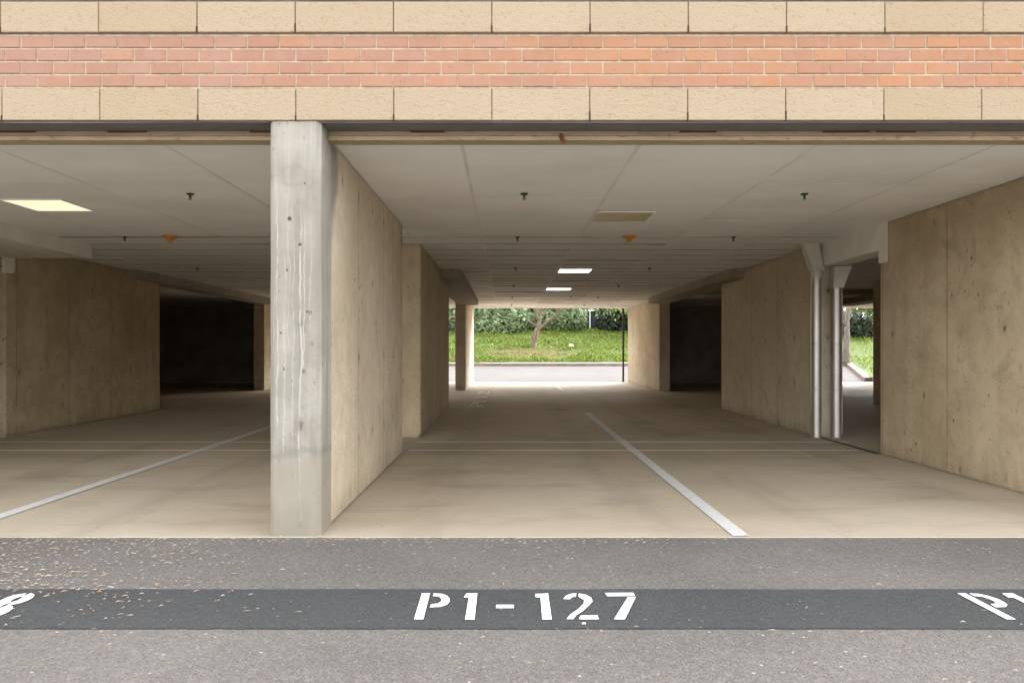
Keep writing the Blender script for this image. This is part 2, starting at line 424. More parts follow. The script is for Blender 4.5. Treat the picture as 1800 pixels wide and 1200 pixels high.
def bank_mat():
    t = NT('bank_soil_grass'); P = t.coords()
    n = t.noise(P, .55, 5, .6); n2 = t.noise(P, 6, 5, .7)
    c = t.mix(t.ramp(n2, .35, .65), (.035,.062,.008), (.085,.12,.018))
    c = t.mix(t.ramp(n, .56, .68, 0, .8), c, (.13,.085,.04))
    x = t.xyz('Generated')
    tc = t.n('ShaderNodeTexCoord')
    d = t.n('ShaderNodeVectorMath', operation='DISTANCE'); mp = t.n('ShaderNodeMapping')
    t.l(tc.outputs['Object'], mp.inputs[0]); mp.inputs['Scale'].default_value = (.55,1,0)
    t.l(mp.outputs[0], d.inputs[0]); d.inputs[1].default_value = (1.2*.55, 40.3, 0)
    k = t.math('ADD', d.outputs['Value'], t.math('MULTIPLY', t.noise(P, 1.4, 4), 1.6))
    c = t.mix(t.ramp(k, 2.9, 1.2, 0, .75), c, (.145,.09,.045))
    return t.fin(c, .95, t.bump(n2, .8, .05), 0, .15)
M['bank'] = bank_mat()
M['path'] = plain('path_concrete', (.40,.35,.33), .9, 0, .1, 2)
M['ground'] = plain('far_ground', (.16,.15,.12), .95, 0, .2, .2)
M['housewall'] = plain('tan_house_wall', (.36,.26,.145), .9, 0, .08, 1)
M['sash'] = plain('white_window_frame', (.74,.74,.72), .6, 0, .05, 4)
t = NT('window_glass'); M['glass'] = t.fin((.03,.035,.04), .08, None, 0, .6)
M['houseroof'] = plain('brown_shingle', (.16,.11,.085), .9, 0, .25, 9)

# ------------------------------------------------------------------ ground, slab, road
zf = lambda y: 0.0 if y < 9 else .06*min(1, (y-9)/17)          # slab rises a touch towards the far exit
zc = lambda y: 2.553 + .045*max(0, min(1, (y-5)/21))           # ceiling height
b = MB(); b.poly([(-400,-300,-.6),(400,-300,-.6),(400,600,-.6),(-400,600,-.6)])
tag(b.build('ground', M['ground'], origin=(0,0,-.6)), kind='structure')
b = MB(); b.poly([(-45,-45,-.004),(45,-45,-.004),(45,4.716,-.004),(-45,4.716,-.004)])
b.poly([(-45,-45,-.5),(-45,4.716,-.5),(45,4.716,-.5),(45,-45,-.5)])
tag(b.build('parking_lot', M['asphalt'], origin=(0,0,0)), kind='structure')
b = MB()
N = 300
def ragged(y, s, amp=.006): return [(-12+24*i/N, y + amp*noise.noise((i*.9, s, 0)) + amp*.8*noise.noise((i*.11, s, 3))) for i in range(N+1)]
lo, hi = ragged(3.163, 1), ragged(3.685, 5)
b.add([(x,y,0.0) for x,y in lo] + [(x,y,0.0) for x,y in hi], [(i,i+1,N+2+i,N+1+i) for i in range(N)])
tag(b.build('seal_coat_strip', M['seal'], origin=(0,0,0)), kind='structure')

b = MB()
ys = [4.716, 9, 26.0, 26.6]
edge = [(-12.4+28.4*i/N, 4.712 + .006*noise.noise((i*1.3, 2, 0)) + .006*noise.noise((i*.2, 8, 0))) for i in range(N+1)]
b.add([(x,y,.001) for x,y in edge] + [(x,y-.012,-.03) for x,y in edge], [(i+1,i,N+1+i,N+2+i) for i in range(N)])
b.add([(x,y,.001) for x,y in edge] + [(x,9,.006) for x,y in edge], [(i,i+1,N+2+i,N+1+i) for i in range(N)])
b.add([(-12.4,9,.006),(16,9,.006),(16,25.95,.066),(-12.4,25.95,.066)], [(0,1,2,3)])
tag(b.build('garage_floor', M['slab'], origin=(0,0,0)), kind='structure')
SZ = lambda y: zf(y) + .010 - (.004*(9-y)/4.3 if y < 9 else 0)

# ---- painted lines and joints on the slab
def strip(name, pts0, pts1, mat, label, cat, group=None):
    b = MB(); n = len(pts0)
    b.add(pts0 + pts1, [(i,i+1,n+i+1,n+i) for i in range(n-1)])
    return tag(b.build(name, mat), label, cat, group, 'structure')
def line_y(x, w, y0, y1, label):
    ys = [y0] + [y for y in (9, 26) if y0 < y < y1] + [y1]
    return strip('stall_line', [(x-w/2+.003*noise.noise((y,1,x)),y,SZ(y)) for y in ys], [(x+w/2,y,SZ(y)) for y in ys], M['line'], label, 'painted line', 'painted stall lines')
line_y(1.465, .105, 4.716, 13.8, 'long grey white stall line on the slab between both right bay stalls')
line_y(1.56, .11, 21.0, 25.9, 'short white stall line at the far exit towards the road')
line_y(-3.53, .105, 4.716, 13.6, 'grey white stall line on the slab of the bay behind the column')
for y, lab in ((8.71,'pale thin slab joint nearer the camera'),(9.49,'pale thin slab joint farther from the asphalt')):
    for x0, x1, wh in ((-1.12,4.05 if y < 9 else 4.3,' across the right bay'),(-6.6,-1.5,' across the left bay')):
        nn = 40; xs = [x0+(x1-x0)*i/nn for i in range(nn+1)]
        strip('slab_joint', [(x,y-.04+.004*noise.noise((x*3,y,0)),SZ(y)+.001) for x in xs], [(x,y+.04+.004*noise.noise((x*3,y,5)),SZ(y)+.001) for x in xs], M['joint'], lab+wh, 'floor joint', 'thin slab joints')
strip('threshold_groove', [(4.11,8.42,.011),(4.11,10.05,.014)], [(4.17,8.42,.011),(4.17,10.05,.014)], plain('groove_dirt', (.07,.055,.04), .9), 'dark dirt groove across the side opening', 'floor groove')

# ---- stencilled stall numbers
GL = {
'P':[[(-0.403,3.612),(-0.364,3.612),(-0.358,3.262),(-0.398,3.262)],[(-0.346,3.610),(-0.307,3.604),(-0.280,3.575),(-0.263,3.53),(-.262,3.49),(-0.27,3.450),(-0.296,3.42),(-0.346,3.413),(-0.343,3.456),(-0.313,3.466),(-0.301,3.495),(-0.303,3.529),(-0.317,3.562),(-0.347,3.57)]],
'1':[[(-0.19,3.609),(-0.138,3.612),(-0.137,3.257),(-0.178,3.257),(-0.176,3.548),(-0.2,3.551)]],
'-':[[(-0.046,3.448),(0.034,3.448),(0.034,3.403),(-0.047,3.403)]],
'1b':[[(0.137,3.601),(0.199,3.609),(0.196,3.26),(0.155,3.26),(0.16,3.548),(0.137,3.554)]],
'2':[[(0.265,3.529),(0.283,3.578),(0.312,3.606),(0.335,3.609),(0.327,3.562),(0.307,3.551),(0.296,3.524)],[(0.346,3.609),(0.378,3.589),(0.398,3.548),(0.399,3.495),(0.375,3.436),(0.335,3.356),(0.305,3.311),(0.29,3.264),(0.26,3.264),(0.278,3.316),(0.323,3.393),(0.354,3.464),(0.361,3.513),(0.339,3.562)],[(0.325,3.308),(0.399,3.313),(0.399,3.262),(0.312,3.262)]],
'7':[[(0.471,3.617),(0.608,3.62),(0.608,3.57),(0.476,3.567)],[(0.57,3.554),(0.609,3.557),(0.511,3.262),(0.464,3.262)]]}
def arc(cx, cy, rx, ry, a0, a1, n=9): return [(cx+rx*math.cos(R(a0+(a1-a0)*i/n)), cy+ry*math.sin(R(a0+(a1-a0)*i/n))) for i in range(n+1)]
def halfring(cx, cy, rx, ry, w, a0, a1): return arc(cx,cy,rx,ry,a0,a1) + arc(cx,cy,rx-w,ry-w*.9,a1,a0)
GL['8'] = [halfring(.540,3.525,.062,.086,.05,-82,82), halfring(.540,3.525,.066,.086,.05,98,262), halfring(.540,3.352,.072,.094,.052,-82,82), halfring(.540,3.352,.074,.094,.052,98,262)]
GL['6'] = [halfring(.540,3.352,.072,.094,.038,-80,80), halfring(.540,3.352,.074,.094,.038,100,260), halfring(.56,3.40,.085,.21,.04,95,175)]
def number(off, glyphs, label, mat=None, X=None, group='stencilled stall numbers', extra=None):
    root = thing('stall_number', label, 'painted number', (off+.1, 3.262, .004), group)
    for g in glyphs:
        b = MB()
        for p in GL[g]:
            pts = [(x+off-(off+.1), y-3.262, 0) for x, y in p]
            area = sum(pts[i][0]*pts[(i+1)%len(pts)][1]-pts[(i+1)%len(pts)][0]*pts[i][1] for i in range(len(pts)))
            b.poly(pts if area > 0 else pts[::-1])
        b.build('hyphen' if g == '-' else ('letter' if g == 'P' else 'digit'), mat or M['white'], root)
    return root
nr = number(0, ('P','1','-','1b','2','7'), 'white stencil P1-127 centred on the dark strip')
b = MB(); b.poly([(.22,-.058,0),(.237,-.058,0),(.238,-.038,0),(.222,-.041,0)]); b.build('paint_fleck', M['white'], nr)
number(-2.82, ('P','1','-','1b','2','8'), 'white stencil number ending in 8, cut off beside the fallen leaves')
number(2.555, ('P','1','-','1b','2','6'), 'white stencil number starting P1, cut off at the frame edge')
# worn sideways number deep inside the garage
gh = thing('stall_number', 'worn faint sideways stencil number deep inside by the dark pillar', 'painted number', (-.66,18,0), 'stencilled stall numbers')
for g, y0 in (('P',15.0),('1',16.2),('1b',17.6),('2',19.2)):
    b = MB(); us = [p[0] for q in GL[g] for p in q]; u0 = min(us)
    for q in GL[g]:
        pts = [(-.74 + .30*(1-(v-3.262)/.35) + .66 - .0, y0 + (u-u0)*8.5 - 18, SZ(y0 + (u-u0)*8.5)+.003) for u, v in q]
        b.poly(pts)
    b.build('letter' if g == 'P' else 'digit', M['ghost'], gh)

# ------------------------------------------------------------------ concrete walls, column, beams
def wall(x0, x1, y0, y1, label, mat='wall', z1=None):
    b = MB()
    c = .012
    pts = [(x0+c,y0),(x1-c,y0),(x1,y0+c),(x1,y1-c),(x1-c,y1),(x0+c,y1),(x0,y1-c),(x0,y0+c)]
    # profile with a recessed foot and head, so a dark gap shows at floor and ceiling
    zl = max(zf(y0), zf(y1)) + .008 + .012; zt = zc(y0) - .007; cx, cy = (x0+x1)/2, (y0+y1)/2
    def ring(ins, z): return [(x + (ins if x < cx else -ins), y + (ins if y < cy else -ins), z) for x, y in pts]
    rows_ = [ring(.02,-.05), ring(.02,zl), ring(0,zl+.003), ring(0,zt-.003), ring(.02,zt), ring(.02,zc(y1)+.03)]
    vs = [p for q in rows_ for p in q]; n = 8
    b.add(vs, [(k*n+i, k*n+(i+1)%n, (k+1)*n+(i+1)%n, (k+1)*n+i) for k in range(5) for i in range(n)] + [tuple(range(n))[::-1], tuple(range(5*n,6*n))])
    return tag(b.build('concrete_wall', M[mat]), label, 'wall', 'concrete garage walls', 'thing')
b = MB(); c = .024
x0, x1, y0, y1 = -1.476, -1.158, 4.716, 5.0
zs = [-.03] + [i*2.588/40 for i in range(1, 41)]
pts = [(x0+c,y0),(x1-c*1.2,y0),(x1,y0+c),(x1,y1),(x0,y1),(x0,y0+c)]
vs = []
for z in zs:
    for i, (x, y) in enumerate(pts):
        j = .0016 if i in (0,1,2,5) else 0
        vs.append((x + j*noise.noise((z*5, i*3.1, 0)) + j*.7*noise.noise((z*19, i*3.1, 5)), y + j*noise.noise((z*5, i*3.1, 9)), z))
n = 6
b.add(vs, [(k*n+i, k*n+(i+1)%n, (k+1)*n+(i+1)%n, (k+1)*n+i) for k in range(len(zs)-1) for i in range(n)] + [tuple(range(n))[::-1], tuple(len(vs)-n+i for i in range(n))])
tag(b.build('concrete_column', M['column'], origin=(-1.317,4.858,-.03)), 'pale grey concrete column with white drip stains at the garage front', 'column', None, 'thing')
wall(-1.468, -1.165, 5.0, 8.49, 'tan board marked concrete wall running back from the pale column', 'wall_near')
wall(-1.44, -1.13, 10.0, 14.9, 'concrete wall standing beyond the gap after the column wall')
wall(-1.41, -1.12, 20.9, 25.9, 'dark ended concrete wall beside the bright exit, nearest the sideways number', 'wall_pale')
wall(-6.92, -6.62, 10.0, 14.46, 'brown concrete wall on the far side of the left bay')
wall(-6.92, -6.62, 5.02, 8.42, 'concrete wall of the left bay, nearest its front')
wall(-6.98, -6.69, 20.9, 25.9, 'narrow shadowed concrete wall end beside the black left back wall')
wall(4.16, 4.46, 5.0, 8.42, 'large tan concrete wall at the right edge, beside the side opening')
wall(4.12, 4.44, 10.06, 14.5, 'concrete wall behind the two metal ducts', 'wall_pale')  # paler concrete colour lifts this wall where little light reaches it
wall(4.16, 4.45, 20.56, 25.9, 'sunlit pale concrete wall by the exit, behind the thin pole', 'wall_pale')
wall(9.35, 9.69, 5.02, 14.5, 'concrete wall dividing the bays beyond the side opening')
wall(9.35, 9.69, 21.8, 25.9, 'concrete wall end seen thin through the side opening past the duct')
wall(-12.5, -12.2, 5.02, 25.9, 'concrete end wall closing the dark left bay')
wall(-12.2, -6.93, 5.02, 5.3, 'concrete front wall closing the dark left bay')
wall(16.0, 16.3, 5.02, 25.9, 'concrete end wall closing the rightmost bay')
wall(13.3, 15.98, 25.6, 25.88, 'added back wall cutting the light in the rightmost bay, beside its exit pillar')  # unseen wall, added to dim the light through this bay's exit
wall(9.72, 11.1, 25.6, 25.88, 'short added back wall cutting the light in the rightmost bay')  # also unseen, added to narrow the bright exit
wall(6.3, 9.34, 5.02, 5.3, 'added unseen front wall half closing off light to the bay beyond the side opening')  # out of view, added to keep this bay's floor darker
wall(9.7, 16.0, 5.02, 5.3, 'concrete front wall closing the rightmost bay')
for x0, x1, y0, y1, lab in ((7.64,7.92,15.5,15.78,'square concrete pillar inside the bay beyond the side opening'),(12.52,12.85,25.5,25.85,'thin concrete pillar at the far exit seen through the side opening')):
    b = MB(); c = .02; b.prism([(x0+c,y0),(x1-c,y0),(x1,y0+c),(x1,y1-c),(x1-c,y1),(x0+c,y1),(x0,y1-c),(x0,y0+c)], -.05, zc(y0)+.02)
    tag(b.build('concrete_pillar', M['wall']), lab, 'pillar', None, 'thing')
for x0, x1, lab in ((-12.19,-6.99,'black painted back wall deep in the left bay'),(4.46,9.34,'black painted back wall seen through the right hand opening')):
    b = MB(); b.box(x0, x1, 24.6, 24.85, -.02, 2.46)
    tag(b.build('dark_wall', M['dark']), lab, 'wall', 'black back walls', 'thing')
    b = MB(); b.box(x0, x1, 24.5, 24.86, 2.462, zc(25)+.02)
    tag(b.build('concrete_beam', M['beam']), lab.replace('black painted back wall', 'pale beam along the top of the black wall'), 'beam', 'concrete ceiling beams', 'thing')

def beam(x0, x1, y0, y1, drop, label, mat='beam', seg=1):
    b = MB()
    z = lambda y: zc(y)-drop
    b.add([(x0,y0,z(y0)),(x1,y0,z(y0)),(x1,y1,z(y1)),(x0,y1,z(y1)),(x0,y0,zc(y0)+.02),(x1,y0,zc(y0)+.02),(x1,y1,zc(y1)+.02),(x0,y1,zc(y1)+.02)],
          [(0,3,2,1),(4,5,6,7),(0,1,5,4),(1,2,6,5),(2,3,7,6),(3,0,4,7)])
    o = b.build('concrete_beam', M[mat]); m = o.modifiers.new('b', 'BEVEL'); m.width = .012; m.segments = 2
    return tag(o, label, 'beam', 'concrete ceiling beams', 'thing')
beam(-1.36, -.79, 13.15, 21.3, .165, 'concrete ceiling beam above the dark pillar, over the gap in the column wall row')
beam(3.86, 4.40, 13.1, 20.56, .165, 'concrete ceiling beam over the dark right opening beyond the ducts')
beam(-6.85, -6.43, 13.2, 20.9, .155, 'dark concrete ceiling beam over the opening to the black left wall')
beam(9.3, 9.9, 13.2, 21.7, .165, 'concrete ceiling beam in the bay beyond the side opening')
beam(4.46, 9.34, 17.6, 18.0, .12, 'cross beam on the ceiling of the bay beyond the side opening')

# painted headers over the side openings with a tab lapping the wall
def header(x, y0, y1, thick, drop, tab, label):
    root = thing('opening_header', label, 'beam', (x, y0, zc(y0)), 'painted opening headers')
    b = MB(); X0, X1 = sorted((0, thick))
    b.box(X0, X1, 0, y1-y0, -drop, .02); o = b.build('header_beam', M['paint'], root)
    m = o.modifiers.new('b', 'BEVEL'); m.width = .01; m.segments = 2
    return root
h = header(4.15, 8.425, 10.05, .30, .29, None, 'pale painted header beam above the side opening beside the ducts')
b = MB(); b.add([(-.004+dx, y, z) for dx in (0,.02) for y, z in ((.0,.02),(.0,-.437),(-.145,-.437),(-.163,-.43),(-.17,-.412),(-.17,.02))], [(0,1,2,3,4,5),(11,10,9,8,7,6)] + [(i,6+i,6+(i+1)%6,(i+1)%6) for i in range(6)])
b.build('tab', M['paint'], h)
# left: boxed soffit, drop .167, with tab on the wall
so = thing('boxed_soffit', 'pale boxed soffit under the ceiling of the left bay', 'soffit', (-5.55, 8.0, zc(8)))
b = MB(); b.box(-1.6, 0, -2.9, 2.14, -.167, .02); o = b.build('soffit_box', M['paint'], so); m = o.modifiers.new('b','BEVEL'); m.width = .006; m.segments = 2
b = MB(); b.add([(-1.068+dx, y, z) for dx in (0,-.02) for y, z in ((1.96,-.15),(2.19,-.15),(2.19,-.33),(2.17,-.362),(2.14,-.375),(1.96,-.375))], [(5,4,3,2,1,0),(6,7,8,9,10,11)] + [((i+1)%6,6+(i+1)%6,6+i,i) for i in range(6)])
b.build('tab', M['paint'], so)

# ------------------------------------------------------------------ ceiling: lay-in panels on a grid
b = MB(); bars = MB()
def bay(xa, xb, xl):
    xs = [xa] + [x for x in xl if xa+.02 < x < xb-.02] + [xb]
    ys = [5.0] + [5.125+.61*i for i in range(35) if 5.125+.61*i < 26] + [26.0]
    for i in range(len(xs)-1):
        for j in range(len(ys)-1):
            g = .0025 if ys[j] < 8.7 else random.choice((.004,.005,.007,.010))
            X0, X1, Y0, Y1 = xs[i]+g, xs[i+1]-g, ys[j]+g, ys[j+1]-g
            sag = .011 if ys[j] > 9.0 else .0035
            if ys[j] > 8.7: X0, X1 = xs[i]+.003, xs[i+1]-.003
            q = [(X0,Y0),(X1,Y0),(X1,Y1),(X0,Y1)]
            base = random.uniform(0,.003)
            a, c2 = random.uniform(-sag,sag)*.5, random.uniform(-sag,sag)*.5
            zz = [zc(y)+base + (a if k in (0,1) else -a) + (c2 if k in (0,3) else -c2)*.3 for k,(x,y) in enumerate(q)]
            b.add([(x,y,z) for (x,y),z in zip(q,zz)] + [(x,y,z+.015) for (x,y),z in zip(q,zz)], [(3,2,1,0),(0,1,5,4),(1,2,6,5),(2,3,7,6),(3,0,4,7)])
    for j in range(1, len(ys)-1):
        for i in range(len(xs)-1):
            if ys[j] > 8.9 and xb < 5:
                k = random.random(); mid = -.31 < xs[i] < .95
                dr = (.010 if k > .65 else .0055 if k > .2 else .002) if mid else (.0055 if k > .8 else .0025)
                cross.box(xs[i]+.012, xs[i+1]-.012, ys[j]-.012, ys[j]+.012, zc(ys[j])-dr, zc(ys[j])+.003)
    for x in xs[1:-1]:
        for j in range(len(ys)-1):
            bars.box(x-.012, x+.012, ys[j], ys[j+1]-.001, zc(ys[j])-.003, zc(ys[j])+.006)
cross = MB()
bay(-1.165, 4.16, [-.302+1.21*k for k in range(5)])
bay(-6.62, -1.165, [-1.51-1.21*k+.40-1.21+1.21*0 - .0 for k in range(0)] + [-2.32-1.205*k for k in range(5)])
bay(4.16, 9.69, [4.6+1.21*k for k in range(6)])
bay(-12.2, -6.62, [-7.2-1.21*k for k in range(5)])
bay(9.69, 16.0, [10.1+1.21*k for k in range(6)])
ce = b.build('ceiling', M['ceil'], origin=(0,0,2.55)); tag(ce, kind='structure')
tag(cross.build('ceiling_grid', plain('shade_toned_cross_tee', (.42,.39,.345), .8, 0, .3, 1.3), origin=(0,0,2.55)), kind='structure')  # dark colour stands in for the shade at tilted panel joints
tag(bars.build('ceiling_grid', M['tbar'], origin=(0,0,2.55)), kind='structure')

# ceiling lights
def light(x, y, mat, label):
    z = zc(y)
    root = thing('ceiling_light', label, 'ceiling light', (x, y, z-.006), 'square ceiling light panels')
    f = MB(); w, d = .29, .29
    for q in ((-w,w,-d,-d+.014),(-w,w,d-.014,d),(-w,-w+.014,-d+.0141,d-.0141),(w-.014,w,-d+.0141,d-.0141)): f.box(q[0],q[1],q[2],q[3],-.008,.004)
    f.build('frame', M['tbar'], root)
    p = MB(); p.box(-w+.0145, w-.0145, -d+.0145, d-.0145, -.004, .003); p.build('diffuser', mat, root)
light(-4.39, 7.26, M['lit_warm'], 'lit cream square light panel on the left bay ceiling')
light(1.21, 7.90, M['unlit'], 'unlit yellowed light panel nearest on the right bay ceiling')
light(1.21, 13.4, M['lit_white'], 'larger looking lit white panel, nearer of the two white ones')
light(1.21, 17.5, M['lit_white'], 'smaller looking lit white panel, farther of the two white ones')
light(1.21, 22.3, M['unlit'], 'dim unlit light panel by the far exit')

# sprinklers and detectors
def sprinkler(mat):
    root = thing('sprinkler_head', 'x', 'sprinkler', (0,0,0), 'ceiling sprinkler heads'); root.scale = (.85,.85,.85)
    b = MB(); b.lathe((0,0,0), [(0,.004),(.040,.004),(.040,-.004),(.030,-.010),(.014,-.012),(0,-.012)]); b.build('escutcheon', mat, root)
    b = MB(); b.lathe((0,0,0), [(.011,-.012),(.011,-.030),(.007,-.034),(.007,-.046)], 10)
    b.tube([(-.012,0,-.028),(-.013,0,-.045),(-.002,0,-.056)], .003, 5); b.tube([(.012,0,-.028),(.013,0,-.045),(.002,0,-.056)], .003, 5)
    b.build('head', mat, root)
    b = MB(); b.lathe((0,0,0), [(0,-.054),(.016,-.055),(.017,-.058),(0,-.060)], 12); b.build('deflector', mat, root)
    return root
sp0, sp1 = sprinkler(M['sprk']), sprinkler(M['sprg'])
first = {0: True, 1: True}
rows = [(6.75,'first row from the front'),(9.36,'second row'),(12.95,'third row'),(16.5,'fourth row'),(20.2,'fifth row'),(23.8,'row nearest the exit')]
spots = [(-2.82,6.75,0,'dark sprinkler beside the column on the left bay ceiling, front row'),(.16,6.75,0,'dark sprinkler in front of the unlit panel, ahead on the right bay ceiling'),(2.66,6.75,1,'green sprinkler on the ceiling above the large right wall side'),
 (-4.72,9.36,0,'small dark sprinkler beside the orange detector over the left bay'),(.14,9.36,0,'dark sprinkler left of the orange detector on a dark panel joint'),(2.81,9.36,0,'dark sprinkler on a panel joint near the ducts'),
 (-5.3,12.97,0,'small dark sprinkler deep on the left bay ceiling')]
for y, nm in rows[2:]:
    for x, sd in ((.16,'in the line left of the light panels'),(2.45,'in the line right of the light panels')): spots.append((x, y, 0, f'tiny dark sprinkler {sd}, {nm}'))
spots += [(1.73,20.25,0,'tiny dark sprinkler just right of the white panels, fifth row'),(6.6,16.8,0,'tiny dark sprinkler seen through the side opening')]
for x, y, k, lab in spots:
    pr = (sp0, sp1)[k]
    o = pr if first[k] else copy_thing(pr); first[k] = False
    o.location = (x, y, zc(y)-.004); o['label'] = lab; o.rotation_euler.z = random.uniform(-.6,.6)
def detector():
    root = thing('smoke_detector', 'x', 'detector', (0,0,0), 'orange ceiling detectors')
    b = MB(); b.lathe((0,0,0), [(0,.004),(.088,.004),(.09,-.006),(.082,-.020),(.045,-.028),(0,-.028)], 28); b.build('base', M['orange'], root)
    b = MB(); b.lathe((0,0,0), [(.036,-.027),(.034,-.050),(.026,-.062),(.012,-.072),(0,-.074)], 20); b.build('cap', M['orange'], root)
    return root
d0 = detector(); d0.location = (1.51, 9.3, zc(9.3)-.004); d0['label'] = 'orange detector on the right bay ceiling behind the unlit panel'
d1 = copy_thing(d0); d1.location = (-4.13, 9.3, zc(9.3)-.004); d1['label'] = 'orange detector on the left bay ceiling'

# ------------------------------------------------------------------ building front
bl = thing('building', 'brick and cast stone building front above the open garage', 'building', (0,0,0))
XA, XB = -12.2, 16.0
PX = lambda px: (px-890)/282.0
BZ = lambda py: 1.163 + (615-py)/282.0
def stone_band(z0, z1, yf, name='stone_band'):
    b = MB(); p = .6096; x = PX(5) - p*15
    while x < XB:
        jx = random.uniform(-.001,.001)
        b.chbox(x+.0025, x+p-.0025, yf+random.uniform(-.0015,.0015), 4.95, z0+.002+random.uniform(0,.001), z1-.002, .004); x += p
    n0 = len(b.f); x = PX(5) - p*15          # open weep joints at the foot of some perpends
    while x < XB:
        if random.random() < .75:
            h_ = random.uniform(.03,.06); w_ = random.uniform(.0025,.0045); b.box(x-w_, x+w_*random.uniform(.2,1), yf-.0035, yf+.02, z0+.002, z0+h_)
        x += p
    o = b.build(name, M['stone'], bl); o.data.materials.append(M['weep'])
    for k in range(n0, len(o.data.polygons)): o.data.polygons[k].material_index = 1
    return o
stone_band(2.588, BZ(157), 4.704)
stone_band(BZ(60.5), BZ(6), 4.690)
def brick_rows(zb, n, rh):
    b = MB(); p = .2012
    for r in range(n):
        x = PX(38 if (n-1-r) % 2 == 0 else 10) - p*44
        z = zb + rh*r
        while x < XB:
            ch = random.uniform(-.0012,.0012)
            b.chbox(x+.005+random.uniform(-.001,.001), x+p-.005+random.uniform(-.001,.001), 4.706+random.uniform(-.0025,.002), 4.9, z+.0055+ch, z+rh-.0055+ch*.5, .003); x += p
    return b.build('brick_band', M['brick'], bl)
rh = (BZ(63)-BZ(154.5))/4
brick_rows(BZ(155), 4, rh)
brick_rows(BZ(2), 14, rh)
b = MB(); b.box(XA-.2, XB+.2, 4.711, 4.94, BZ(157)+.0005, BZ(60.5)-.0005); b.box(XA-.2, XB+.2, 4.711, 4.94, BZ(2)+.002, BZ(2)+14*rh); b.build('mortar_bed', M['mortar'], bl)
b = MB(); b.box(XA-.2, XB+.2, 4.722, 4.94, 2.592, BZ(157)-.001); b.box(XA-.2, XB+.2, 4.708, 4.94, BZ(60.5)+.001, BZ(6)-.001); b.build('joint_backing', M['jointdark'], bl)
# flashing: bent thin sheet with an uneven front edge
b = MB(); nn = 200
fr = [(XA+(XB-XA)*i/nn, 4.694+.006*noise.noise((i*.7,0,0)), BZ(6)+.003+.003*noise.noise((i*.5,4,0))) for i in range(nn+1)]
b.add(fr + [(x,4.9,BZ(2)) for x,y,z in fr] + [(x,y+.002,z-.005) for x,y,z in fr], [(i,i+1,nn+2+i,nn+1+i) for i in range(nn)] + [(i+1,i,2*nn+2+i,2*nn+3+i) for i in range(nn)])
b.build('flashing', M['flash'], bl)
for xa, xb in ((XA,-1.479),(-1.154,XB)):
    nn = 120; b = MB()
    pr = []
    for i in range(nn+1):
        x = xa+(xb-xa)*i/nn; k = noise.noise((x*2.3,1,0)); k2 = noise.noise((x*.9,6,0))
        pr += [(x,4.719+.004*k,2.5855),(x,4.719+.004*k,2.580+.004*k2),(x,4.80,2.578+.003*k),(x,4.915,2.580)]
    b.add(pr, [(i*4+j, (i+1)*4+j, (i+1)*4+j+1, i*4+j+1) for i in range(nn) for j in range(3)]); b.build('lintel', M['lintel'], bl)
    b = MB()
    pr = []
    for i in range(nn+1):
        x = xa+(xb-xa)*i/nn; k = .004*noise.noise((x*1.1,3,0)); k2 = .004*noise.noise((x*3,8,0))
        pr += [(x,4.908,2.583),(x,4.905+k2*.3,2.552+k),(x,4.912,2.549+k),(x,4.899,2.546+k),(x,4.897,2.520+k2*.6),(x,5.02,2.521)]
    b.add(pr, [(i*6+j, (i+1)*6+j, (i+1)*6+j+1, i*6+j+1) for i in range(nn) for j in range(5)]); b.build('trim_board', M['trim'], bl)
for xa, xb in ((-2.58,-2.33),(-1.66,-1.52),(-.62,-.40),(1.12,1.36),(2.05,2.35),(2.4,2.65),(-3.3,-3.05)):
    b = MB(); b.box(xa, xb, 4.890, 4.906, 2.571, 2.5785); b.build('rust_patch', M['rust'], bl)
b = MB(); b.tube([(.355,4.893,2.555),(.357,4.885,2.535),(.362,4.884,2.518),(.372,4.885,2.505),(.376,4.886,2.492)], [.012,.015,.012,.010,.006], 7); b.build('hook', M['rust'], bl)
b = MB(); b.box(XA-.3, XB+.3, 4.951, 26.0, 2.66, 3.6); b.build('upper_storey', M['roofmass'], bl)
b = MB(); b.box(XA-.3, XB+.3, 26.001, 26.25, 2.615, 3.6); b.build('rear_wall', M['roofmass'], bl)

# ------------------------------------------------------------------ ducts, pole, bracket
def duct(x, y, z1, lean, label, nm):
    root = thing('metal_duct', label, 'duct', (x, y, zf(y)+.008), 'vertical metal ducts')
    b = MB(); r = .071; zt = z1 - root.location.z
    b.lathe((0,0,0), [(r,0),(r,zt)], 32)
    for k in (0, .62, 1.22): b.lathe((0,0,0), [(r,k),(r+.004,k+.003),(r+.004,k+.012),(r,k+.015)], 32)
    b.build('pipe', M['duct'], root)
    b = MB(); b.tube([(r*.75,-r*.75,.05),(r*.75,-r*.75,zt-.02)], .004, 5); b.build('seam', M['duct'], root)
    return root, zt
rt, zt = duct(4.082, 9.96, 2.105, -1, 'shiny metal duct nearer the bay, with its top leaning towards it', 0)
b = MB(); r = .074
b.lathe((0,0,0), [(r,zt-.01),(r+.002,zt+.06),(r,zt+.10),(r*.96,zt+.135),(r*.8,zt+.155),(0,zt+.16)], 28)
b.build('elbow', M['fitting'], rt)
def skew(bt, tp):   # box between two rectangles
    b = MB(); v = bt + tp
    b.add(v, [(3,2,1,0),(4,5,6,7)] + [(i,(i+1)%4,4+(i+1)%4,4+i) for i in range(4)]); return b
zcl = zc(9.96) - rt.location.z
o = skew([(-.07,-.07,zt+.09),(.09,-.07,zt+.09),(.09,.07,zt+.09),(-.07,.07,zt+.09)], [(-.20,-.08,zcl),(.005,-.08,zcl),(.005,.07,zcl),(-.20,.07,zcl)]).build('offset_boot', M['fitting'], rt)
m = o.modifiers.new('b','BEVEL'); m.width = .014; m.segments = 3
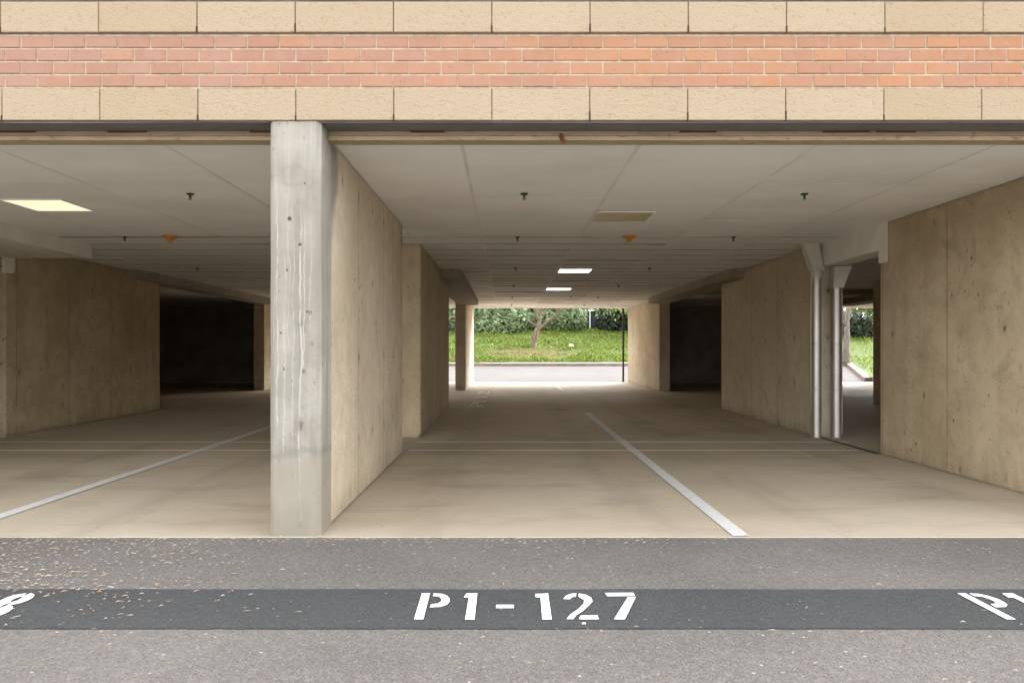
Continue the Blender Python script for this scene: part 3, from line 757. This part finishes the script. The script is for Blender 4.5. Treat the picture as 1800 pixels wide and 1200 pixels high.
rt, zt = duct(4.345, 9.96, 1.975, 1, 'shiny metal duct beside the side opening, with a top leaning away', 1)
zh = 2.555-.29-rt.location.z
o = skew([(-.072,-.072,zt-.005),(.072,-.072,zt-.005),(.072,.072,zt-.005),(-.072,.072,zt-.005)], [(-.05,-.075,zh),(.185,-.075,zh),(.185,.07,zh),(-.05,.07,zh)]).build('offset_boot', M['fitting'], rt)
m = o.modifiers.new('b','BEVEL'); m.width = .02; m.segments = 3
# thin pole at the far exit
pl = thing('steel_pole', 'thin dark steel pole at the far exit by the pale wall', 'pole', (4.01, 25.95, zf(26)))
b = MB(); b.box(-.03,.03,-.03,.03,.01,2.53); b.build('post', M['steel'], pl)
b = MB(); b.box(-.07,.07,-.07,.07,.006,.016); b.build('base_plate', M['steel'], pl)
# object fixed to the left wall, half hidden by the column
br = thing('wall_bracket', 'small dark bracket on the shadowed wall just left of the column', 'bracket', (-6.69, 21.6, 1.15))
b = MB(); b.add([(.0,-.25,.03),(.02,.0,.22),(.02,.5,.26),(.02,.5,-.1),(.02,.1,-.12)], [(0,1,2,3,4),(4,3,2,1,0)]); b.build('plate', M['steel'], br)
b = MB(); b.tube([(.02,-.22,.0),(.03,-.2,-.16),(.03,-.1,-.3),(.03,-.1,-.45)], .018, 6); b.build('arm', M['fitting'], br)

# ------------------------------------------------------------------ beyond the exit: road, curb, bank
def roadz(y): return .062 + max(0,(min(y,38)-26.4))*.025
xs = [-70,-40,-20,0,8,12.4,17.1,19.2,60]
b = MB()
b.add([(-70,25.95,.058),(12.6,25.95,.058),(17.1,38,roadz(38)),(-70,38,roadz(38))], [(0,1,2,3)])
tag(b.build('road', M['road'], origin=(0,32,0)), kind='structure')
def bank_d(x, y): return max(y-38, (x-12.4)*.928-(y-26.3)*.373)
def bank_z(x, y):
    d = bank_d(x, y)
    return roadz(y) + .13 + .225*max(0,min(d,9)) + .12*noise.noise((x*.35,y*.35,0))*min(1,max(0,d)) + .05*noise.noise((x*1.3,y*1.3,4))*min(1,max(0,d))
b = MB()
cv = [(-70,38),(17.1,38),(12.5,26.4)]
def off(pts, w): return [(-70,38+w),(17.1+.36*w*2.2-.2*w,38+w),(12.5+w*1.08,26.4)]
o1 = off(cv, .24)
top = [(x,y,roadz(y)+.14) for x,y in cv]; t2 = [(x,y,roadz(y)+.14) for x,y in o1]; bt = [(x,y,roadz(y)-.1) for x,y in cv]; b2 = [(x,y,roadz(y)-.1) for x,y in o1]
b.add(top+t2+bt+b2, [(0,1,4,3),(1,2,5,4),(6,7,1,0),(7,8,2,1),(3,4,10,9),(4,5,11,10),(2,5,11,8)])
tag(b.build('curb', M['curb'], origin=(0,38,0)), kind='structure')
b = MB(); fs = []; vs = []
path = [((-60+.7*i, 38.0),(0,1)) for i in range(111)]
path += [((17.1,38.0),(math.sin(R(a)),math.cos(R(a)))) for a in range(0,112,8)]
path += [((17.1-4.6*k/22, 38-11.6*k/22),(.928,-.373)) for k in range(23)]
ds = [.2,.35,.6,.9,1.3,1.8,2.4,3,3.7,4.5,5.4,6.4,7.5,9,11,14,18,24]
for (px_,py_),(nx_,ny_) in path:
    for dd_ in ds:
        x, y = px_+nx_*dd_, py_+ny_*dd_; vs.append((x, y, bank_z(x,y)))
K = len(ds)
for i in range(len(path)-1):
    for j in range(K-1): fs.append((i*K+j, (i+1)*K+j, (i+1)*K+j+1, i*K+j+1))
b.add(vs, fs, True)
tag(b.build('grass_bank', M['bank'], origin=(0,0,0)), kind='structure')

def leaf(b, p, n, up, L, W, fold=.25):
    n = n.normalized(); a = up - n*up.dot(n)
    if a.length < 1e-3: a = n.orthogonal()
    a = a.normalized(); s = n.cross(a)
    b.add([p, p+a*L*.5+s*W*.5+n*fold*W, p+a*L, p+a*L*.5-s*W*.5+n*fold*W], [(0,1,2),(0,2,3)])
rv = lambda: Vector((random.gauss(0,1),random.gauss(0,1),random.gauss(0,1)))
# low leafy cover over the bank (beyond counting)
b = MB()
def bare(x, y):   # bare patch round the tree foot
    return math.hypot((x-1.1)*.5, y-40.4) + .9*noise.noise((x*.9,y*.9,2)) < 1.3
cnt = 0
while cnt < 30000:
    if random.random() < .78: x, y = random.uniform(-9,9), 38.2+8.5*random.random()**1.1
    else: x, y = random.uniform(12.5,25), random.uniform(26.5,46)
    d = bank_d(x,y)
    if d < .36 or d > 9: continue
    if noise.noise((x*.5,y*.7,7)) > .25 and random.random() < .75: continue
    if bare(x,y) and random.random() < .72: continue
    z = bank_z(x,y); L = random.uniform(.07,.2)*(1+.5*noise.noise((x*.8,y*.8,9)))
    leaf(b, Vector((x,y,z-.01)), Vector((random.gauss(0,.7),random.gauss(-.5,.6),.6)), Vector((random.gauss(0,.6),random.gauss(-.2,.6),random.uniform(.2,1.1))), L, L*random.uniform(.25,.6)); cnt += 1
tag(b.build('ground_cover', M['cover'], origin=(0,42,.5)), 'bright green leafy ground cover over the roadside bank', 'ground cover', None, 'stuff')

# pale scraps lying on the bank
for x, y, s, lab in ((3.55,41.3,.12,'white scrap lying on the bank right of the tree foot'),(8.6,38.7,.5,'pale stick lying low on the bank by the pole')):
    b = MB(); z = bank_z(x,y)+.1
    if s < .4: b.add([(x-s,y,z),(x+s*.3,y-.2,z+.02),(x+s,y,z+.05),(x+.1,y+.25,z+.12),(x-.1,y+.2,z+.14)], [(0,1,2,3,4)]); o = b.build('paper_scrap', M['sash'])
    else: b.tube([(x-s*1.3,y,z),(x-.2,y+.1,z+.08),(x+s*.8,y+.2,z+.12),(x+s*.5,y+.5,z+.4)], .03, 6); o = b.build('dry_stick', M['bark'])
    tag(o, lab, 'litter', None, 'thing')

# ------------------------------------------------------------------ hedge and shrubs
def shrub(name, blobs, nleaf, mat, label, cat, L=(.2,.36), stems=True, group=None):
    cx = sum(q[0][0] for q in blobs)/len(blobs); cy = sum(q[0][1] for q in blobs)/len(blobs)
    root = thing(name, label, cat, (cx, cy, min(bank_z(cx,cy), 2.6)), group)
    b = MB(); tot = sum(q[1][0]*q[1][2] for q in blobs)
    for (c, r) in blobs:
        c = Vector(c)
        for _ in range(int(nleaf*r[0]*r[2]/tot)):
            d = rv().normalized(); k = random.uniform(.62,1.03) * (1 + .16*noise.noise((d.x*2.2+c.x,d.y*2.2,d.z*2.2+c.z)))
            p = c + Vector((d.x*r[0],d.y*r[1],d.z*r[2]))*k
            n = (d + rv()*.45 + Vector((0,-.2,.35)))
            # rosettes: two leaves from one point
            for _k in range(2):
                up = (Vector((0,0,-.35)) + rv()*.6 + d*.5)
                ll = random.uniform(*L); leaf(b, p - root.location, n + rv()*.25, up, ll, ll*random.uniform(.32,.5), .18)
    b.build('foliage', M[mat], root)
    for (c, r) in blobs[::2]:
        g = bank_z(c[0], c[1]) - .1
        for _ in range(2):
            b = MB(); q = Vector((c[0]+random.uniform(-.3,.3)*r[0], c[1]+random.uniform(-.2,.2), g)); e = Vector(c)+Vector((random.uniform(-.6,.6)*r[0],random.uniform(-.4,.4)*r[1],r[2]*.5))
            b.tube([q-root.location, (q+e)/2+Vector((random.uniform(-.1,.1),0,0))-root.location, e-root.location], [.035,.025,.012], 6); b.build('stem', M['bark'], root)
    return root
bl1 = []
x = -13.0
while x < 1.4:
    zt = bank_z(x, 46.6) - (.42 if -2.4 < x < -.2 else 0); bl1 += [((x,46.4+random.uniform(-.3,.3),zt+.55),(1.0,1.0,.8)),((x+random.uniform(-.3,.3),47.2,zt+1.35+random.uniform(-.15,.15)),(1.15,1.1,.75))]; x += 1.15
shrub('hedge', bl1, 17000, 'hedge', 'long dark green broadleaf hedge along the bank top, behind and left of the tree', 'hedge')
bl2 = []
for x in (2.4,3.3,4.1): zt = bank_z(x,46.8); bl2 += [((x,46.8,zt+.55),(.9,.9,.75)),((x,47.5,zt+1.5),(1.0,.9,.8))]
shrub('hedge', bl2, 4500, 'hedge', 'short green hedge clump between the tree and the house window', 'hedge')
bl3 = []
for x in (6.35,7.2,8.3): zt = bank_z(x,46.6); bl3 += [((x,46.7,zt+.45),(.75,.8,.65)),((x+.1,47.3,zt+1.2),(.8,.8,.7))]
shrub('shrub', bl3, 3600, 'darkleaf', 'dark shadowy shrub right of the house window', 'shrub')
bl4 = [((8.0,45.9,bank_z(8,45.9)+1.5),(.8,.7,.7)),((7.2,45.7,bank_z(7,45.7)+1.85),(.8,.6,.5)),((8.8,45.6,bank_z(8.8,45.6)+.8),(.8,.7,.8)),((9.8,45.8,bank_z(9.8,45.6)+1.2),(1,.8,1.1))]
shrub('shrub', bl4, 3600, 'shrub', 'bright yellow green shrub behind the thin pole', 'shrub', (.14,.3))
bl5 = [((21.0,45.0,bank_z(21,45)+.55),(.95,.9,.75)),((19.7,45.6,bank_z(20,45)+.8),(.7,.7,.9)),((22.3,45.2,bank_z(22,45)+.5),(.8,.8,.65))]
shrub('shrub', bl5, 2600, 'darkleaf', 'dark rounded shrub on the bank seen through the side opening', 'shrub')
bl6 = [((19.2+1.3*i,48.3,bank_z(20,46)+1.6),(1.2,1,1.2)) for i in range(5)]
shrub('shrub', bl6, 4000, 'shrub', 'yellow green foliage behind the dark rounded shrub', 'shrub', (.16,.32))

# ------------------------------------------------------------------ trees
def tree(base, limbs, crown, nleaf, bark, label, mat='treeleaf', L=(.10,.2)):
    root = thing('tree', label, 'tree', base, 'trees on the bank')
    b = MB()
    for pts, rad in limbs:
        P = [Vector(p) for p in pts]; out = []; ro = []
        for i in range(len(P)-1):
            for k in range(5):
                t = k/5; q = P[i].lerp(P[i+1], t); q += Vector((noise.noise((q.x*2,q.z*2,1)),noise.noise((q.x*2,q.z*2,7)),0))*.05*min(1,q.z); out.append(q); ro.append(rad[i]+(rad[i+1]-rad[i])*t)
        out.append(P[-1]); ro.append(rad[-1]); b.tube(out, ro, 10)
    b.build('trunk', M[bark], root)
    b = MB(); tw = MB(); tot = sum(r[0]*r[1]*r[2] for c, r in crown)
    for c, r in crown:
        c = Vector(c)
        for _ in range(int(nleaf*r[0]*r[1]*r[2]/tot/5)):
            d = rv().normalized()*random.random()**.45
            p = c + Vector((d.x*r[0],d.y*r[1],d.z*r[2]))
            if noise.noise(p*1.1) < -.12: continue
            for _k in range(5):
                ll = random.uniform(*L); leaf(b, p+rv()*.16, rv()+Vector((0,0,.5)), Vector((0,0,-.4))+rv()*.6, ll, ll*random.uniform(.35,.55))
    b.build('crown', M[mat], root)
    return root
tz = bank_z(1.57,42)
tree((1.57,42,tz-.05), [
 ([(-.12,0,-.05),(-.05,0,.25),(.1,0,.8),(.2,.05,1.15)],[.24,.175,.155,.145]),
 ([(.2,.05,1.1),(.3,.1,1.7),(.5,.2,2.4),(.75,.3,3.3),(.9,.4,4.6)],[.13,.11,.09,.07,.04]),
 ([(.24,.05,1.5),(.05,-.1,2.0),(-.2,-.2,2.6),(-.5,-.3,3.6),(-.7,-.3,4.6)],[.10,.085,.07,.05,.03]),
 ([(.17,.0,.95),(.5,-.1,1.2),(1.05,-.25,1.65),(1.7,-.4,2.2),(2.3,-.5,2.55),(3.4,-.6,3.1)],[.09,.08,.07,.06,.045,.025]),
 ([(.08,-.03,1.15),(-.15,-.2,1.3),(-.55,-.3,1.6)],[.07,.045,.02]),
 ([(1.05,-.25,1.65),(1.5,-.5,2.3),(1.9,-.7,3.0)],[.05,.04,.02]),
 ([(1.7,-.4,2.2),(2.5,-.6,2.3),(3.5,-.7,2.25)],[.04,.03,.012]), ([(2.3,-.5,2.55),(3.2,-.6,2.45),(4.3,-.7,2.2),(5.2,-.7,2.0)],[.04,.03,.02,.01]), ([(.5,.2,2.0),(1.0,.0,2.6),(1.4,-.1,3.2)],[.05,.04,.02])],
 [((.3,0,5.0),(2.6,2.2,1.3)),((2.6,-.3,4.0),(1.9,1.6,.9)),((4.2,-.5,3.1),(1.7,1.0,.62)),((5.6,-.5,2.6),(1.3,.9,.5)),((4.4,-.8,2.1),(1.5,.6,.35)),((6.4,-.6,2.0),(1.2,.6,.5)),((2.9,-.8,2.25),(.8,.5,.25)),((-1.8,0,4.4),(1.5,1.3,.8)),((2.9,-.6,2.5),(.6,.5,.3))],
 11000, 'bark', 'forked pale trunk tree on the green bank, framed by the exit')
tz2 = bank_z(17.35,38.4)
tree((17.3,38.5,tz2-.05), [
 ([(0,0,-.05),(.0,0,.6),(.03,0,1.5),(.05,.05,2.1)],[.20,.155,.14,.13]),
 ([(.05,.05,2.0),(.2,.1,2.7),(.5,.2,3.6),(.7,.2,5.0)],[.11,.09,.07,.03]),
 ([(.03,.05,1.9),(-.2,0,2.6),(-.5,.0,3.5),(-.7,.1,5)],[.11,.09,.07,.03]),
 ([(.03,.0,1.8),(-.4,-.2,2.2),(-.8,-.3,2.9)],[.07,.05,.02])],
 [((0,0,4.8),(2.2,2,1.3)),((1.6,.3,4.1),(1.5,1.3,.9)),((-1.5,.3,4.0),(1.4,1.3,.8))], 5000, 'bark2', 'grey trunk tree seen through the side opening at the path end')

# ------------------------------------------------------------------ house behind the hedge
hs = thing('house', 'tan house behind the hedge with a white framed window', 'house', (0, 53, 1.8))
b = MB(); b.box(-16, 12, 0, 8, 0, 5.2); b.build('wall', M['housewall'], hs)
b = MB(); b.add([(-16.5,-.6,5.1),(12.5,-.6,5.1),(12.5,8.6,5.1),(-16.5,8.6,5.1),(-16.5,4,7.6),(12.5,4,7.6)], [(0,1,5,4),(2,3,4,5),(1,2,5),(3,0,4),(3,2,1,0)]); b.build('roof', M['houseroof'], hs)
for cx in (5.85, -6):
    w = MB()
    for q in ((-.62,-.5,.55,2.2),(.5,.62,.55,2.2),(-.4999,.4999,.55,.67),(-.4999,.4999,2.08,2.2),(-.03,.03,.671,2.079)): w.box(cx+q[0], cx+q[1], -.10, -.002, q[2], q[3])
    f = w.build('window', M['sash'], hs)
    w = MB(); w.box(cx-.75, cx+.75, -.2, -.003, .42, .5485); w.build('sill', M['sash'], f)
    w = MB(); w.box(cx-.4995, cx+.4995, -.04, -.004, .671, 2.079); w.build('pane', M['glass'], f)

# ------------------------------------------------------------------ fallen leaf scraps on the asphalt
b = MB(); cnt = 0
def scrap(x, y, L):
    a = random.uniform(-.5,.5)+ (0 if random.random() < .75 else random.uniform(-1.5,1.5))
    d = Vector((math.cos(a),math.sin(a),0)); s = Vector((-d.y,d.x,0)); w = L*random.uniform(.12,.24)
    z = .0045 if 3.16 < y < 3.69 else .001
    p = Vector((x,y,z+random.uniform(0,.003))); lift = random.uniform(.001,.008); cu = random.uniform(-.25,.25)*L
    b.add([p, p+d*L*.5+s*(w*.5+cu)+Vector((0,0,lift)), p+d*L+Vector((0,0,lift*.5)), p+d*L*.5+s*(-w*.5+cu)+Vector((0,0,lift*.6))], [(0,1,2,3)])
while cnt < 1550:
    r = random.random()
    if r < .78:
        x = -3.4+abs(random.gauss(0,.85)); y = random.choice((random.uniform(3.1,4.7), random.gauss(4.1,.35), random.gauss(3.6,.3)))
        if y > 4.69 or y < 2.5: continue
        if noise.noise((x*1.6,y*2.2,3)) < -.05 and random.random() < .7: continue
        scrap(x, y, random.choice((random.uniform(.012,.03),random.uniform(.015,.03),random.uniform(.025,.045))))
    elif r < .95:
        y = 4.70-abs(random.gauss(0,.12)); scrap(random.uniform(-3.4,1), y, random.uniform(.012,.035))
    else:
        scrap(random.uniform(-3,3.2), random.uniform(2.5,4.65), random.uniform(.01,.03))
    cnt += 1
tag(b.build('fallen_leaves', M['twig'], origin=(0,3.5,0)), 'dry tan leaf scraps scattered over the asphalt', 'leaf litter', None, 'stuff')

# ------------------------------------------------------------------ camera, sky, sun
cam = bpy.data.cameras.new('camera'); co = bpy.data.objects.new('camera', cam); COL.objects.link(co)
co.location = (0,0,1.163); co.rotation_euler = (R(90),0,0)
cam.sensor_width = 36; cam.lens = 26.6; cam.shift_x = 10/1800; cam.shift_y = 15/1800; cam.clip_end = 2000; cam.clip_start = .05
S.camera = co
w = bpy.data.worlds.new('World'); S.world = w; w.use_nodes = True
nt = w.node_tree; bg = nt.nodes['Background']
sky = nt.nodes.new('ShaderNodeTexSky'); sky.sky_type = 'NISHITA'; sky.sun_disc = False
EL, AZ = R(36), R(46)      # sun high behind the camera
sky.sun_elevation = EL; sky.sun_rotation = AZ; sky.dust_density = 4; sky.air_density = 1.0; sky.ozone_density = .5
hsv = nt.nodes.new('ShaderNodeHueSaturation'); hsv.inputs['Saturation'].default_value = .08
nt.links.new(sky.outputs[0], hsv.inputs['Color']); nt.links.new(hsv.outputs[0], bg.inputs[0]); bg.inputs[1].default_value = .15
sl = bpy.data.lights.new('sun', 'SUN'); so_ = bpy.data.objects.new('sun', sl); COL.objects.link(so_)
sl.energy = .5; sl.angle = R(90); sl.color = (1,.95,.87)
d = Vector((math.sin(AZ)*math.cos(EL), math.cos(AZ)*math.cos(EL), math.sin(EL)))
so_.rotation_euler = d.to_track_quat('Z','Y').to_euler(); so_.location = (0,-10,20)
S.view_settings.view_transform = 'Standard'; S.view_settings.look = 'None'; S.view_settings.gamma = 1; S.view_settings.exposure = 3.03
S.cycles.max_bounces = 14; S.cycles.diffuse_bounces = 10; S.cycles.use_denoising = True
S.cycles.sample_clamp_indirect = 6
